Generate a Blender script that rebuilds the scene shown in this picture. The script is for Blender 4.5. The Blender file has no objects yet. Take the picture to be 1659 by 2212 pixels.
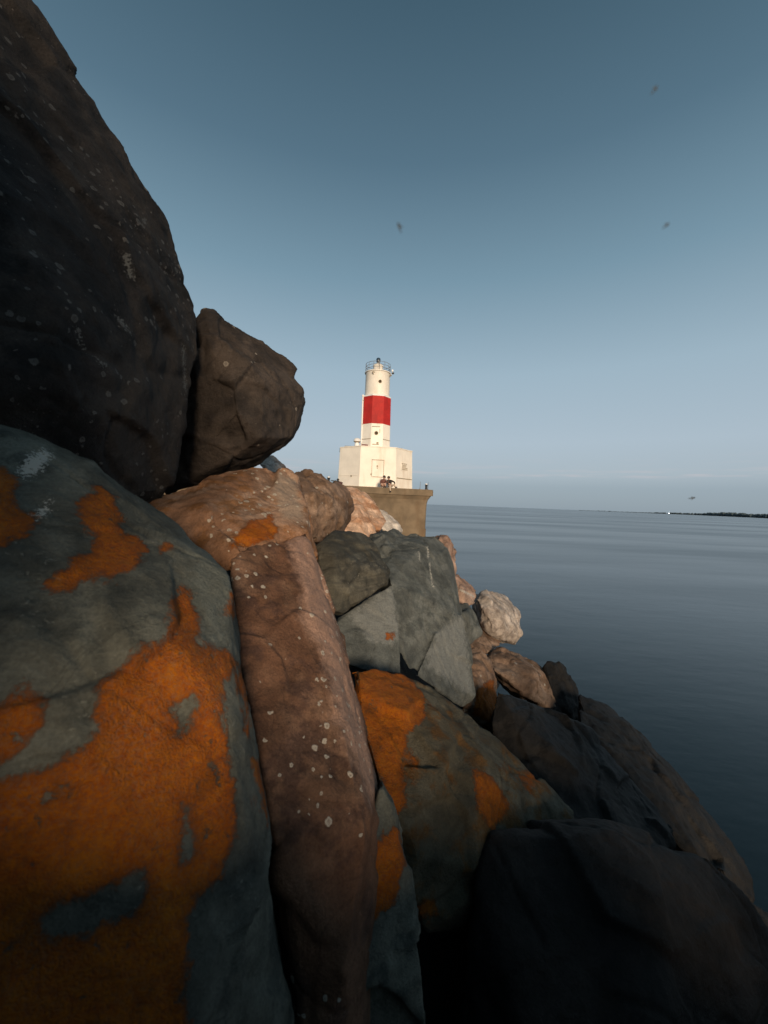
import bpy, bmesh, math, random
import numpy as np
from mathutils import Vector, Matrix

# ------------------------------------------------------------------ camera, sky, sun, exposure
scn = bpy.context.scene
COL = scn.collection
rad = math.radians

EYE = Vector((0, 0, 3.0))
PITCH, ROLL, FPX = rad(1.36), rad(2.2), 14 / 36 * 2212     # picture coordinates 1659 x 2212
FWD = Vector((0, math.cos(PITCH), -math.sin(PITCH)))
_r0 = Vector((1, 0, 0)); _u0 = _r0.cross(FWD)
RGT = _r0 * math.cos(ROLL) + _u0 * math.sin(ROLL)
UPV = _u0 * math.cos(ROLL) - _r0 * math.sin(ROLL)
cam = bpy.data.cameras.new('camera'); cam_o = bpy.data.objects.new('camera', cam); COL.objects.link(cam_o)
cam.sensor_fit = 'VERTICAL'; cam.sensor_height = 36; cam.lens = 14
cam.clip_start = 0.02; cam.clip_end = 40000
cam.dof.use_dof = True; cam.dof.focus_distance = 4.0; cam.dof.aperture_fstop = 3.4
m = Matrix((RGT, UPV, -FWD)).transposed().to_4x4(); m.translation = EYE
cam_o.matrix_world = m
scn.camera = cam_o

SUN_AZ, SUN_EL = rad(166), rad(12)          # clockwise from +Y: almost straight behind the camera, a little right
wd = bpy.data.worlds.new('World'); scn.world = wd; wd.use_nodes = True
wt = wd.node_tree; wn = wt.nodes; wl = wt.links
bg = wn['Background']; bg.inputs[1].default_value = 0.085
sky = wn.new('ShaderNodeTexSky'); sky.sky_type = 'NISHITA'; sky.sun_disc = False
sky.sun_elevation = SUN_EL; sky.sun_rotation = SUN_AZ
sky.air_density = 1.0; sky.dust_density = 0.6; sky.ozone_density = 2.5
hs = wn.new('ShaderNodeHueSaturation'); hs.inputs['Saturation'].default_value = 0.82
wl.new(sky.outputs[0], hs.inputs['Color'])
# clear dusk air: the colour falls off evenly from the horizon to the zenith, the same all the way round
tcg = wn.new('ShaderNodeTexCoord'); sg = wn.new('ShaderNodeSeparateXYZ'); wl.new(tcg.outputs['Generated'], sg.inputs[0])
dusk = wn.new('ShaderNodeValToRGB'); de = dusk.color_ramp.elements
DUSK = [(0, (.285, .355, .415)), (.05, (.325, .402, .468)), (.08, (.41, .487, .550)), (.15, (.435, .53, .61)), (.3, (.36, .485, .575)), (.48, (.195, .318, .405)), (.64, (.096, .178, .243)), (.8, (.047, .100, .142)), (1, (.031, .070, .105))]
de[0].position, de[0].color = DUSK[0][0], DUSK[0][1] + (1,)
de[1].position, de[1].color = DUSK[-1][0], DUSK[-1][1] + (1,)
for p_, c_ in DUSK[1:-1]: e = de.new(p_); e.color = c_ + (1,)
wl.new(sg.outputs[2], dusk.inputs[0])
dk = wn.new('ShaderNodeVectorMath'); dk.operation = 'SCALE'; dk.inputs['Scale'].default_value = 1 / .085; wl.new(dusk.outputs[0], dk.inputs[0])
dm = wn.new('ShaderNodeMixRGB'); dm.inputs[0].default_value = .9; wl.new(hs.outputs[0], dm.inputs[1]); wl.new(dk.outputs[0], dm.inputs[2])
# low thin clouds a few degrees above the horizon, all the way round
tcw = wn.new('ShaderNodeTexCoord'); mp = wn.new('ShaderNodeMapping'); mp.inputs['Scale'].default_value = (5, 5, 70)
nzw = wn.new('ShaderNodeTexNoise'); nzw.inputs['Scale'].default_value = 1.6; nzw.inputs['Detail'].default_value = 5
wl.new(tcw.outputs['Generated'], mp.inputs[0]); wl.new(mp.outputs[0], nzw.inputs['Vector'])
sx = wn.new('ShaderNodeSeparateXYZ'); wl.new(tcw.outputs['Generated'], sx.inputs[0])
band = wn.new('ShaderNodeValToRGB'); el = band.color_ramp.elements
el[0].position = 0.066; el[0].color = (0, 0, 0, 1); el[1].position = 0.13; el[1].color = (0, 0, 0, 1)
e = el.new(0.078); e.color = (1, 1, 1, 1); e = el.new(0.092); e.color = (.25, .25, .25, 1)
wl.new(sx.outputs[2], band.inputs[0])
cr = wn.new('ShaderNodeValToRGB'); cr.color_ramp.elements[0].position = .5; cr.color_ramp.elements[1].position = .68
wl.new(nzw.outputs[0], cr.inputs[0])
mu = wn.new('ShaderNodeMath'); mu.operation = 'MULTIPLY'; wl.new(cr.outputs[0], mu.inputs[0]); wl.new(band.outputs[0], mu.inputs[1])
mu2 = wn.new('ShaderNodeMath'); mu2.operation = 'MULTIPLY'; wl.new(mu.outputs[0], mu2.inputs[0]); mu2.inputs[1].default_value = .8
cm = wn.new('ShaderNodeMixRGB'); cm.blend_type = 'MIX'; cm.inputs[2].default_value = (6.3, 6.1, 6.5, 1)
wl.new(mu2.outputs[0], cm.inputs[0]); wl.new(dm.outputs[0], cm.inputs[1]); wl.new(cm.outputs[0], bg.inputs[0])

sun = bpy.data.lights.new('sun', 'SUN'); sun_o = bpy.data.objects.new('sun', sun); COL.objects.link(sun_o)
sun.energy = 3.7; sun.angle = rad(14); sun.color = (1.0, .79, .56)
sdir = Vector((math.sin(SUN_AZ) * math.cos(SUN_EL), math.cos(SUN_AZ) * math.cos(SUN_EL), math.sin(SUN_EL)))
sun_o.rotation_euler = (-sdir).to_track_quat('-Z', 'Y').to_euler(); sun_o.location = sdir * 50

scn.view_settings.view_transform = 'Standard'; scn.view_settings.look = 'None'
scn.view_settings.exposure = 0.0; scn.view_settings.gamma = 1.0
scn.render.engine = 'CYCLES'

def P(u, v, d):
    """a point d metres ahead of the eye"""
    return EYE + FWD * d + RGT * ((u - 829.5) / FPX * d) + UPV * (-(v - 1106) / FPX * d)

# ------------------------------------------------------------------ helpers
def tag(o, label=None, cat=None, group=None, kind=None):
    if label: o['label'] = label
    if cat: o['category'] = cat
    if group: o['group'] = group
    if kind: o['kind'] = kind
    return o

def empty(name, loc=(0, 0, 0), rz=0):
    o = bpy.data.objects.new(name, None); COL.objects.link(o)
    o.location = loc; o.rotation_euler = (0, 0, rz); o.empty_display_size = .2
    return o

def link(name, me, mat=None, parent=None, smooth=False):
    o = bpy.data.objects.new(name, me); COL.objects.link(o)
    if mat: me.materials.append(mat)
    if parent: o.parent = parent
    if smooth:
        me.polygons.foreach_set('use_smooth', [True] * len(me.polygons))
    return o

def from_bm(name, bm, mat=None, parent=None, smooth=False):
    bmesh.ops.recalc_face_normals(bm, faces=bm.faces[:])
    if smooth:
        for e_ in bm.edges:
            if len(e_.link_faces) == 2 and e_.calc_face_angle(0) > .75: e_.smooth = False
    me = bpy.data.meshes.new(name); bm.to_mesh(me); bm.free()
    return link(name, me, mat, parent, smooth)

def add_box(bm, c, s, rot=None, bev=0.0):
    t = bmesh.new(); bmesh.ops.create_cube(t, size=1)
    for v in t.verts: v.co = Vector((v.co.x * s[0], v.co.y * s[1], v.co.z * s[2]))
    if bev: bmesh.ops.bevel(t, geom=t.edges[:], offset=bev, segments=2, affect='EDGES', profile=.5)
    for v in t.verts:
        if rot: v.co = rot @ v.co
        v.co += Vector(c)
    tm = bpy.data.meshes.new('t'); t.to_mesh(tm); t.free(); bm.from_mesh(tm); bpy.data.meshes.remove(tm)

def add_loft(bm, rings, cap=True):
    """rings: lists of points, same length, closed loops"""
    vs = [[bm.verts.new(p) for p in r] for r in rings]; n = len(rings[0])
    for a, b in zip(vs, vs[1:]):
        for i in range(n): bm.faces.new((a[i], a[(i + 1) % n], b[(i + 1) % n], b[i]))
    if cap: bm.faces.new(vs[0][::-1]); bm.faces.new(vs[-1])

def add_lathe(bm, prof, n=24, c=(0, 0, 0)):
    add_loft(bm, [[(c[0] + r * math.cos(2 * math.pi * i / n), c[1] + r * math.sin(2 * math.pi * i / n), c[2] + z) for i in range(n)] for r, z in prof])

def add_tube(bm, pts, r, n=8):
    pts = [Vector(p) for p in pts]; rings = []
    rs = r if isinstance(r, (list, tuple)) else [r] * len(pts)
    for i, p in enumerate(pts):
        d = (pts[min(i + 1, len(pts) - 1)] - pts[max(i - 1, 0)]).normalized()
        a = d.orthogonal().normalized() if i == 0 else (a - d * a.dot(d)).normalized()
        b = d.cross(a)
        rings.append([p + (a * math.cos(2 * math.pi * k / n) + b * math.sin(2 * math.pi * k / n)) * rs[i] for k in range(n)])
    add_loft(bm, rings)

# ------------------------------------------------------------------ numpy noise
def _hash(ix, iy, iz, s):
    h = (ix * 374761393 + iy * 668265263 + iz * 1274126177 + s * 974711) & 0xffffffff
    h = ((h ^ (h >> 13)) * 1274126177) & 0xffffffff
    h = h ^ (h >> 16)
    return (h & 0xffff).astype(np.float32) / 32767.5 - 1.0

def vnoise(p, s=0):
    i = np.floor(p).astype(np.int64); f = (p - i).astype(np.float32); u = f * f * f * (f * (f * 6 - 15) + 10)
    x, y, z = i[:, 0], i[:, 1], i[:, 2]; ux, uy, uz = u[:, 0], u[:, 1], u[:, 2]
    def lx(dy, dz):
        a = _hash(x, y + dy, z + dz, s); b = _hash(x + 1, y + dy, z + dz, s); return a + (b - a) * ux
    a = lx(0, 0); b = lx(1, 0); c = lx(0, 1); d = lx(1, 1)
    a = a + (b - a) * uy; c = c + (d - c) * uy
    return a + (c - a) * uz

def fbm(p, s=0, oct=4, gain=.5):
    t = 0; a = 1.0
    for k in range(oct):
        t = t + a * vnoise(p * (2.03 ** k) + k * 17.3, s + k); a *= gain
    return t

# ------------------------------------------------------------------ materials
def new_mat(name):
    mt = bpy.data.materials.new(name); mt.use_nodes = True
    return mt, mt.node_tree, mt.node_tree.nodes['Principled BSDF']

def nd(nt, typ, ins=None, **props):
    n = nt.nodes.new(typ)
    for k, v in props.items(): setattr(n, k, v)
    for k, v in (ins or {}).items():
        s = n.inputs[k]
        if isinstance(v, bpy.types.NodeSocket): nt.links.new(v, s)
        else: s.default_value = v
    return n

def c4(c): return (c[0], c[1], c[2], 1)

def noise(nt, vec, scale, detail=6, rough=.55, dist=0.0):
    return nd(nt, 'ShaderNodeTexNoise', {'Vector': vec, 'Scale': scale, 'Detail': detail, 'Roughness': rough, 'Distortion': dist}).outputs[0]

def smooth(nt, val, lo, hi):
    return nd(nt, 'ShaderNodeMapRange', {'Value': val, 'From Min': lo, 'From Max': hi}, interpolation_type='SMOOTHSTEP').outputs[0]

def mix(nt, f, a, b, mode='MIX'):
    n = nd(nt, 'ShaderNodeMixRGB', {0: f, 1: c4(a) if isinstance(a, tuple) else a, 2: c4(b) if isinstance(b, tuple) else b}, blend_type=mode)
    return n.outputs[0]

def mth(nt, op, a, b=0.0, c=0.0):
    return nd(nt, 'ShaderNodeMath', {0: a, 1: b, 2: c}, operation=op).outputs[0]

def attr(nt, name):
    return nd(nt, 'ShaderNodeAttribute', attribute_name=name).outputs['Fac']

ORANGE = ((.42, .118, .003), (.27, .057, .003))

def rock_mat(name, c1, c2, c3, s=1.0, spots=0.0, spot_col=(.42, .39, .33), spot_scale=26, rough=.82, pale=None,
             flecks=.3, freck=0.0, bump=1.0, orange=ORANGE, strata=None, spec=.18, white_col=(.46, .44, .39), grain=.5):
    mt, nt, bs = new_mat(name)
    v = nd(nt, 'ShaderNodeTexCoord').outputs['Object']
    n1 = noise(nt, v, 2.4 * s, 9, .62, .3); n2 = noise(nt, v, 7.5 * s, 9, .65); n3 = noise(nt, v, 130 * s, 4, .6); n4 = noise(nt, v, 24 * s, 12, .74)
    col = mix(nt, smooth(nt, n1, .41, .59), c1, c2)
    col = mix(nt, mth(nt, 'MULTIPLY', smooth(nt, n2, .49, .62), .8), col, c3)
    # weathering: broad tone drift and fine dark veining
    drift = mth(nt, 'MULTIPLY_ADD', smooth(nt, noise(nt, v, 5.0 * s, 4, .5, 1.2), .3, .7), .55, .72)
    vein = mth(nt, 'ABSOLUTE', mth(nt, 'SUBTRACT', noise(nt, v, 3.4 * s, 8, .6, .8), .5))
    drift = mth(nt, 'MULTIPLY', drift, mth(nt, 'MULTIPLY_ADD', smooth(nt, vein, .0, .018), .2, .8))
    dc = nd(nt, 'ShaderNodeCombineColor', {0: drift, 1: drift, 2: drift}).outputs[0]
    col = mix(nt, 1.0, col, dc, 'MULTIPLY')
    if strata:
        mp = nd(nt, 'ShaderNodeMapping', {'Vector': v, 'Rotation': strata[0], 'Scale': (2, 2, strata[1])}).outputs[0]
        ns = noise(nt, mp, 1.0, 6, .6)
        col = mix(nt, mth(nt, 'MULTIPLY', smooth(nt, ns, .45, .62), .7), col, strata[2])
    if pale:
        pa = mth(nt, 'ADD', attr(nt, 'pale'), mth(nt, 'MULTIPLY', mth(nt, 'SUBTRACT', n4, .5), .10 / s))
        col = mix(nt, mth(nt, 'MULTIPLY', smooth(nt, pa, -.022, .026), .85), col, pale)
    # mineral grain and small pale flecks
    g = mth(nt, 'MULTIPLY_ADD', n3, 2 * grain, 1 - grain)
    g = mth(nt, 'MULTIPLY', g, mth(nt, 'MULTIPLY_ADD', n4, .9, .55))
    gc = nd(nt, 'ShaderNodeCombineColor', {0: g, 1: g, 2: g}).outputs[0]
    col = mix(nt, 1.0, col, gc, 'MULTIPLY')
    if flecks:
        nf = noise(nt, v, 55 * s, 3, .7); dens = noise(nt, v, 4 * s, 2)
        f = mth(nt, 'MULTIPLY', smooth(nt, mth(nt, 'MULTIPLY_ADD', dens, .35, nf), .84, .92), flecks)
        col = mix(nt, f, col, tuple(min(.6, x * 2.4 + .05) for x in c2))
    # round crusts of pale lichen
    sp = None
    if spots:
        wv = nd(nt, 'ShaderNodeVectorMath', {0: v, 1: nd(nt, 'ShaderNodeTexNoise', {'Vector': v, 'Scale': 80.0, 'Detail': 2}).outputs[1]}, operation='MULTIPLY_ADD')
        wv = nd(nt, 'ShaderNodeVectorMath', {0: nd(nt, 'ShaderNodeTexNoise', {'Vector': v, 'Scale': 70.0, 'Detail': 3}).outputs[1], 1: (.012, .012, .012), 2: v}, operation='MULTIPLY_ADD').outputs[0]
        vo = nd(nt, 'ShaderNodeTexVoronoi', {'Vector': wv, 'Scale': spot_scale, 'Randomness': 1.0})
        cr_ = nd(nt, 'ShaderNodeSeparateColor', {0: vo.outputs['Color']})
        dens = noise(nt, v, 3.2, 3, .6)
        thr = mth(nt, 'MULTIPLY_ADD', smooth(nt, dens, .40, .66), -1.25 * spots, .97)              # fewer spots where the density noise is low
        on = mth(nt, 'GREATER_THAN', cr_.outputs[0], thr)
        r = mth(nt, 'MULTIPLY_ADD', mth(nt, 'POWER', cr_.outputs[1], 2.0), .28, .17)
        q = mth(nt, 'DIVIDE', vo.outputs['Distance'], r)
        disc = smooth(nt, q, 1.0, .8); ring = smooth(nt, q, .25, .75)
        sp = mth(nt, 'MULTIPLY', mth(nt, 'MULTIPLY', disc, on), mth(nt, 'MULTIPLY_ADD', ring, .45, .5))
        sp = mth(nt, 'MULTIPLY', sp, mth(nt, 'MULTIPLY_ADD', n3, .9, .45))
        col = mix(nt, sp, col, spot_col)
    wa = mth(nt, 'ADD', attr(nt, 'white'), mth(nt, 'MULTIPLY', mth(nt, 'SUBTRACT', noise(nt, v, 120, 4, .7), .52), .08))
    wm = mth(nt, 'MULTIPLY', smooth(nt, wa, -.002, .006), .85)
    col = mix(nt, wm, col, white_col)
    # orange crusts: a granular margin, rusty towards the rim, mottled with thin and bare places
    la = mth(nt, 'ADD', attr(nt, 'lich'), mth(nt, 'MULTIPLY', mth(nt, 'SUBTRACT', noise(nt, v, 18, 8, .68), .5), .085))
    if freck:
        la = mth(nt, 'MAXIMUM', la, mth(nt, 'MULTIPLY', mth(nt, 'SUBTRACT', noise(nt, v, 4.5, 8, .6), .78 - freck), .2))
    lf = noise(nt, v, 75, 7, .75); lg = noise(nt, v, 230, 3, .6); lb = noise(nt, v, 11, 6, .62)
    le = mth(nt, 'ADD', la, mth(nt, 'MULTIPLY', mth(nt, 'SUBTRACT', lf, .5), .035))
    lm = mth(nt, 'MULTIPLY', smooth(nt, le, -.006, .008), mth(nt, 'MULTIPLY_ADD', smooth(nt, lg, .34, .62), .32, .68))
    lc = mix(nt, smooth(nt, lf, .32, .66), orange[1], orange[0])
    lc = mix(nt, mth(nt, 'MULTIPLY', smooth(nt, la, .03, .0), .6), lc, (.20, .045, .004))
    lc = mix(nt, mth(nt, 'MULTIPLY', smooth(nt, lb, .5, .7), .6), lc, (.15, .045, .005))
    lc = mix(nt, mth(nt, 'MULTIPLY', smooth(nt, lb, .46, .3), .45), lc, (.46, .155, .008))
    hole = mth(nt, 'MULTIPLY', smooth(nt, mth(nt, 'MULTIPLY_ADD', lb, .35, noise(nt, v, 42, 7, .7)), .78, .86), .85)
    lm2 = mth(nt, 'MULTIPLY', lm, mth(nt, 'SUBTRACT', 1.0, hole))
    col = mix(nt, lm2, col, lc)
    nt.links.new(col, bs.inputs['Base Color'])
    bs.inputs['Roughness'].default_value = rough; bs.inputs['Specular IOR Level'].default_value = spec
    h = mth(nt, 'ADD', mth(nt, 'MULTIPLY', n4, .75), mth(nt, 'MULTIPLY', n3, .28))
    h = mth(nt, 'ADD', h, mth(nt, 'MULTIPLY', n2, .35))
    h = mth(nt, 'ADD', h, mth(nt, 'MULTIPLY', smooth(nt, vein, .0, .02), .06))
    h = mth(nt, 'ADD', h, mth(nt, 'MULTIPLY', lm2, mth(nt, 'MULTIPLY_ADD', lf, .5, .12)))
    if sp is not None: h = mth(nt, 'ADD', h, mth(nt, 'MULTIPLY', sp, .15))
    b = nd(nt, 'ShaderNodeBump', {'Height': h, 'Strength': .75 * bump, 'Distance': .022 / s})
    nt.links.new(b.outputs[0], bs.inputs['Normal'])
    return mt

def flat_mat(name, col, rough=.6, var=.2, scale=6, metal=0.0, stain=None, bump=0.0, emit=None):
    mt, nt, bs = new_mat(name)
    v = nd(nt, 'ShaderNodeTexCoord').outputs['Object']
    n = noise(nt, v, scale, 7, .6)
    c = mix(nt, smooth(nt, n, .3, .7), tuple(x * (1 - var) for x in col), tuple(min(.95, x * (1 + var * .5)) for x in col))
    if stain:
        mp = nd(nt, 'ShaderNodeMapping', {'Vector': v, 'Scale': (stain[1], stain[1], stain[1] * stain[2])}).outputs[0]
        c = mix(nt, mth(nt, 'MULTIPLY', smooth(nt, noise(nt, mp, 1.0, 8, .65), .52, .72), stain[3]), c, stain[0])
    nt.links.new(c, bs.inputs['Base Color']); bs.inputs['Roughness'].default_value = rough; bs.inputs['Metallic'].default_value = metal
    if bump:
        b = nd(nt, 'ShaderNodeBump', {'Height': n, 'Strength': bump, 'Distance': .03}); nt.links.new(b.outputs[0], bs.inputs['Normal'])
    if emit:
        bs.inputs['Emission Color'].default_value = c4(emit[0]); bs.inputs['Emission Strength'].default_value = emit[1]
    return mt

# ------------------------------------------------------------------ rocks
def poly_sd(q, poly):
    """signed distance (positive inside) of points q (n,2) to polygon (k,2)"""
    d2 = np.full(len(q), 1e9); ins = np.zeros(len(q), bool); k = len(poly)
    for i in range(k):
        a, b = poly[i], poly[(i + 1) % k]; ab = b - a; aq = q - a
        t = np.clip((aq @ ab) / max(ab @ ab, 1e-12), 0, 1)
        d2 = np.minimum(d2, ((aq - t[:, None] * ab) ** 2).sum(1))
        c = ((a[1] > q[:, 1]) != (b[1] > q[:, 1]))
        if abs(ab[1]) > 1e-12: ins ^= c & (q[:, 0] < a[0] + ab[0] * (q[:, 1] - a[1]) / ab[1])
    return np.sqrt(d2) * np.where(ins, 1, -1)

def patch(o, V, N, polys, cuts=()):
    """crust patches, tone zones and one painted highlight on the rock: each outline is laid on the rock's surface, then measured along the surface's plane"""
    out = np.full(len(V), -1.0, np.float32); c = np.array(o.location)
    for sign, lst in ((1, polys), (-1, cuts)):
        for pl in lst:
            dirs = [(P(u, v, 1) - EYE).normalized() for u, v in pl]
            hits = []
            for d in dirs:
                ok, loc, nrm, _ = o.ray_cast(EYE - o.location, d)
                hits.append(np.array(loc) if ok else None)
            hh = np.array([h for h in hits if h is not None])
            if len(hh) < 3: continue
            ctr = hh.mean(0); _, _, vt = np.linalg.svd(hh - ctr); n = vt[2]
            e0 = np.array(EYE) - c
            view = ctr - e0; view /= np.linalg.norm(view)
            if n @ view > 0: n = -n
            for i, d in enumerate(dirs):
                if hits[i] is None:
                    d = np.array(d); den = d @ n
                    t = ((ctr - e0) @ n) / den if abs(den) > .15 else np.linalg.norm(ctr - e0)
                    hits[i] = e0 + d * min(max(t, 0), 2 * np.linalg.norm(ctr - e0))
            hits = np.array(hits)
            ax = np.cross(view, [0, 0, 1]); ax /= np.linalg.norm(ax); ay = np.cross(ax, view)
            p2 = np.stack([(hits - ctr) @ ax, (hits - ctr) @ ay], 1)
            q = V - ctr; q2 = np.stack([q @ ax, q @ ay], 1)
            ext = np.linalg.norm(hh - ctr, axis=1).max()
            sel = np.where((np.abs(q2[:, 0] - p2[:, 0].mean()) < ext * 1.6 + .05) & (np.abs(q2[:, 1] - p2[:, 1].mean()) < ext * 1.6 + .05)
                           & (np.abs(q @ view) < ext + .08) & (N @ view < .25))[0]
            if not len(sel): continue
            sd = poly_sd(q2[sel], p2).astype(np.float32)
            out[sel] = np.maximum(out[sel], sd) if sign > 0 else np.minimum(out[sel], -sd)
    return out

ROCKS = {}
def rock(key, name, label, hulls, mat, vox, thick=.6, shrink=.72, push=(0, 1, -.35), chips=26, chip=.05, amp=.012, seed=0,
         lich=(), lich_cut=(), pale=(), white=(), steps=.010, strata=None, group=None, cells=55, raw=False, parent=None, nz=1.0, tilt=.085):
    rng = np.random.default_rng(seed + 11)
    bm = bmesh.new()
    if not isinstance(hulls[0], list): hulls = [hulls]
    for pts in hulls:
        w = [Vector(p) if raw else P(*p) for p in pts]
        t = bmesh.new()
        cen = sum(w, Vector()) / len(w)
        allp = list(w)
        if not raw:
            b = Vector(push).normalized() * thick
            allp += [cen + (p - cen) * shrink + b for p in w]
        for p in allp: t.verts.new(p)
        r = bmesh.ops.convex_hull(t, input=t.verts[:])
        bmesh.ops.delete(t, geom=[g for g in set(r['geom_interior'] + r['geom_unused']) if isinstance(g, bmesh.types.BMVert) and g.is_valid], context='VERTS')
        tm = bpy.data.meshes.new('t'); t.to_mesh(tm); t.free(); bm.from_mesh(tm); bpy.data.meshes.remove(tm)
    me = bpy.data.meshes.new(name); bm.to_mesh(me); bm.free()
    o = bpy.data.objects.new(name, me); COL.objects.link(o)
    md = o.modifiers.new('r', 'REMESH'); md.mode = 'VOXEL'; md.voxel_size = vox
    ms = o.modifiers.new('s', 'SMOOTH'); ms.factor = .5; ms.iterations = 1
    dg = bpy.context.evaluated_depsgraph_get()
    m2 = bpy.data.meshes.new_from_object(o.evaluated_get(dg)); o.modifiers.clear(); o.data = m2; bpy.data.meshes.remove(me); m2.name = name
    n = len(m2.vertices); V = np.empty(n * 3, np.float32); m2.vertices.foreach_get('co', V); V = V.reshape(-1, 3).astype(np.float64)
    c = (V.max(0) + V.min(0)) / 2; size = float(np.linalg.norm(V.max(0) - V.min(0))) * .5
    V -= c
    for k in range(chips):                                  # corners struck off along flat planes
        d = rng.normal(size=3); d /= np.linalg.norm(d)
        s = V @ d; lim = s.max() - chip * size * rng.uniform(.35, 1.25)
        V -= np.outer(np.maximum(0, s - lim) * .96, d)
    m2.vertices.foreach_set('co', V.astype(np.float32).ravel()); m2.update()
    N = np.empty(n * 3, np.float32); m2.vertex_normals.foreach_get('vector', N); N = N.reshape(-1, 3)
    a = .62 * amp * min(size, 1.2)
    W = V + .10 * size * np.stack([vnoise(V * 3 / size + 9.1, seed), vnoise(V * 3 / size + 3.7, seed + 5), vnoise(V * 3 / size, seed + 9)], 1)
    D = 1.3 * a * fbm(V * 1.7 / size + seed, seed, 3) + .9 * a * nz * fbm(V * 7 / size, seed + 3, 5, .6)
    if steps:                                               # broken ledges: each cell of the surface is a plane of its own
        cp = V[rng.integers(0, n, cells)]; g = rng.normal(size=(cells, 3)) * tilt / max(steps, 1e-4); of = rng.uniform(-1, 1, cells)
        best = np.full(n, 1e9); sec = np.full(n, 1e9); val = np.zeros(n); v2 = np.zeros(n)
        for k in range(cells):
            dd = ((W - cp[k]) ** 2).sum(1); vv = (V - cp[k]) @ g[k] / size + .6 * of[k]
            nb = dd < best; n2 = (~nb) & (dd < sec)
            sec = np.where(nb, best, np.where(n2, dd, sec)); v2 = np.where(nb, val, np.where(n2, vv, v2))
            best = np.where(nb, dd, best); val = np.where(nb, vv, val)
        t = np.clip((np.sqrt(sec) - np.sqrt(best)) / (.016 * size), 0, 1); w = .5 + .5 * t
        D += steps * min(size, 1.2) * (val * w + v2 * (1 - w))
    if strata is not None:
        dv, fr, am = strata; dv = np.array(dv) / np.linalg.norm(dv); t = (V @ dv) * fr + .8 * fbm(V * 3 / size, seed + 40, 3)
        i = np.floor(t).astype(np.int64); f = t - i; h0 = _hash(i, i * 0, i * 0, 7); h1 = _hash(i + 1, i * 0, i * 0, 7)
        f = np.clip((f - .7) / .3, 0, 1); D += am * (h0 + (h1 - h0) * f)
    crk = np.abs(vnoise(W * 2.6 / size + 4.4, seed + 70)); D -= .9 * a * np.exp(-(crk / .03) ** 2)
    V = V + N * D[:, None]
    m2.vertices.foreach_set('co', V.astype(np.float32).ravel()); m2.update()
    m2.polygons.foreach_set('use_smooth', np.ones(len(m2.polygons), bool))
    o.location = c; m2.materials.clear(); m2.materials.append(mat)
    if lich or pale or white:
        bpy.context.view_layer.update()
        m2.vertex_normals.foreach_get('vector', N.ravel()); 
        for an, pl, ct in (('lich', lich, lich_cut), ('pale', pale, ()), ('white', white, ())):
            if pl:
                at = m2.attributes.new(an, 'FLOAT', 'POINT'); at.data.foreach_set('value', patch(o, V, N, pl, ct))
    for an in ('lich', 'pale', 'white'):
        if an not in m2.attributes:
            at = m2.attributes.new(an, 'FLOAT', 'POINT'); at.data.foreach_set('value', np.full(n, -1, np.float32))
    tag(o, label, 'rock', group or 'riprap boulders of the breakwater')
    ROCKS[key] = o
    return o

M_BASALT = rock_mat('dark_basalt', (.025, .022, .021), (.042, .034, .029), (.015, .0135, .013), s=1, spots=.45, spot_col=(.13, .12, .11), spot_scale=30, flecks=.7, pale=(.048, .040, .035), white_col=(.15, .145, .135))
M_BROWNDARK = rock_mat('dark_brown_rock', (.046, .036, .030), (.066, .050, .040), (.032, .026, .023), s=1, spots=.06, spot_col=(.27, .23, .19), flecks=.3)
M_GREEN = rock_mat('grey_green_rock', (.080, .080, .066), (.120, .117, .094), (.054, .057, .050), s=1.2, flecks=.3, pale=(.135, .14, .118))
M_SLAB = rock_mat('red_brown_rock', (.118, .058, .034), (.180, .100, .062), (.066, .036, .027), s=1.2, spots=.62, spot_col=(.50, .44, .36), spot_scale=40, flecks=.15, pale=(.34, .21, .155))
M_BLOCK = rock_mat('orange_brown_rock', (.25, .130, .074), (.32, .20, .135), (.21, .092, .032), s=1.2, spots=.62, spot_col=(.55, .48, .38), spot_scale=30, flecks=.2, pale=(.32, .24, .18))
M_OLIVE = rock_mat('olive_rock', (.075, .062, .040), (.105, .090, .062), (.115, .050, .010), s=1.1, flecks=.15, freck=.14)
M_GREEN2 = rock_mat('green_slate', (.092, .098, .092), (.130, .135, .125), (.066, .072, .068), s=.9, flecks=.25, pale=(.185, .19, .18))
M_STRAT = rock_mat('layered_slate', (.085, .078, .060), (.115, .105, .082), (.045, .043, .036), s=.9, flecks=.5, strata=((.5, -.7, .2), 28, (.04, .038, .032)))
M_PINK = rock_mat('pink_granite', (.30, .19, .14), (.36, .25, .195), (.22, .13, .095), s=.8, flecks=.35)
M_GREY = rock_mat('pale_granite', (.36, .30, .255), (.44, .38, .335), (.22, .175, .15), s=1.4, flecks=.4, bump=1.3)
M_PEACH = rock_mat('peach_sandstone', (.62, .38, .25), (.70, .47, .33), (.48, .25, .14), s=.5, flecks=.2, strata=((.35, .55, .0), 9, (.38, .18, .09)))
M_WHITE = rock_mat('white_limestone', (.56, .48, .41), (.62, .55, .48), (.44, .36, .30), s=.5, flecks=.2)
M_BROWN = rock_mat('warm_brown_rock', (.20, .125, .084), (.28, .19, .135), (.12, .070, .042), s=.8, flecks=.3, spots=.1)
M_WET = rock_mat('shade_dark_rock', (.0105, .0090, .0080), (.017, .0145, .0122), (.007, .0064, .006), s=.9, flecks=.12, rough=.6)  # near-black base: shade and corner vignette put into the stone colour
M_SHADEB = rock_mat('shade_brown_rock', (.014, .0112, .0095), (.022, .0165, .0135), (.010, .0085, .0078), s=.9, flecks=.12, rough=.65, pale=(.036, .024, .016))  # browner stone, its base likewise darkened to stand for shade

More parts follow.
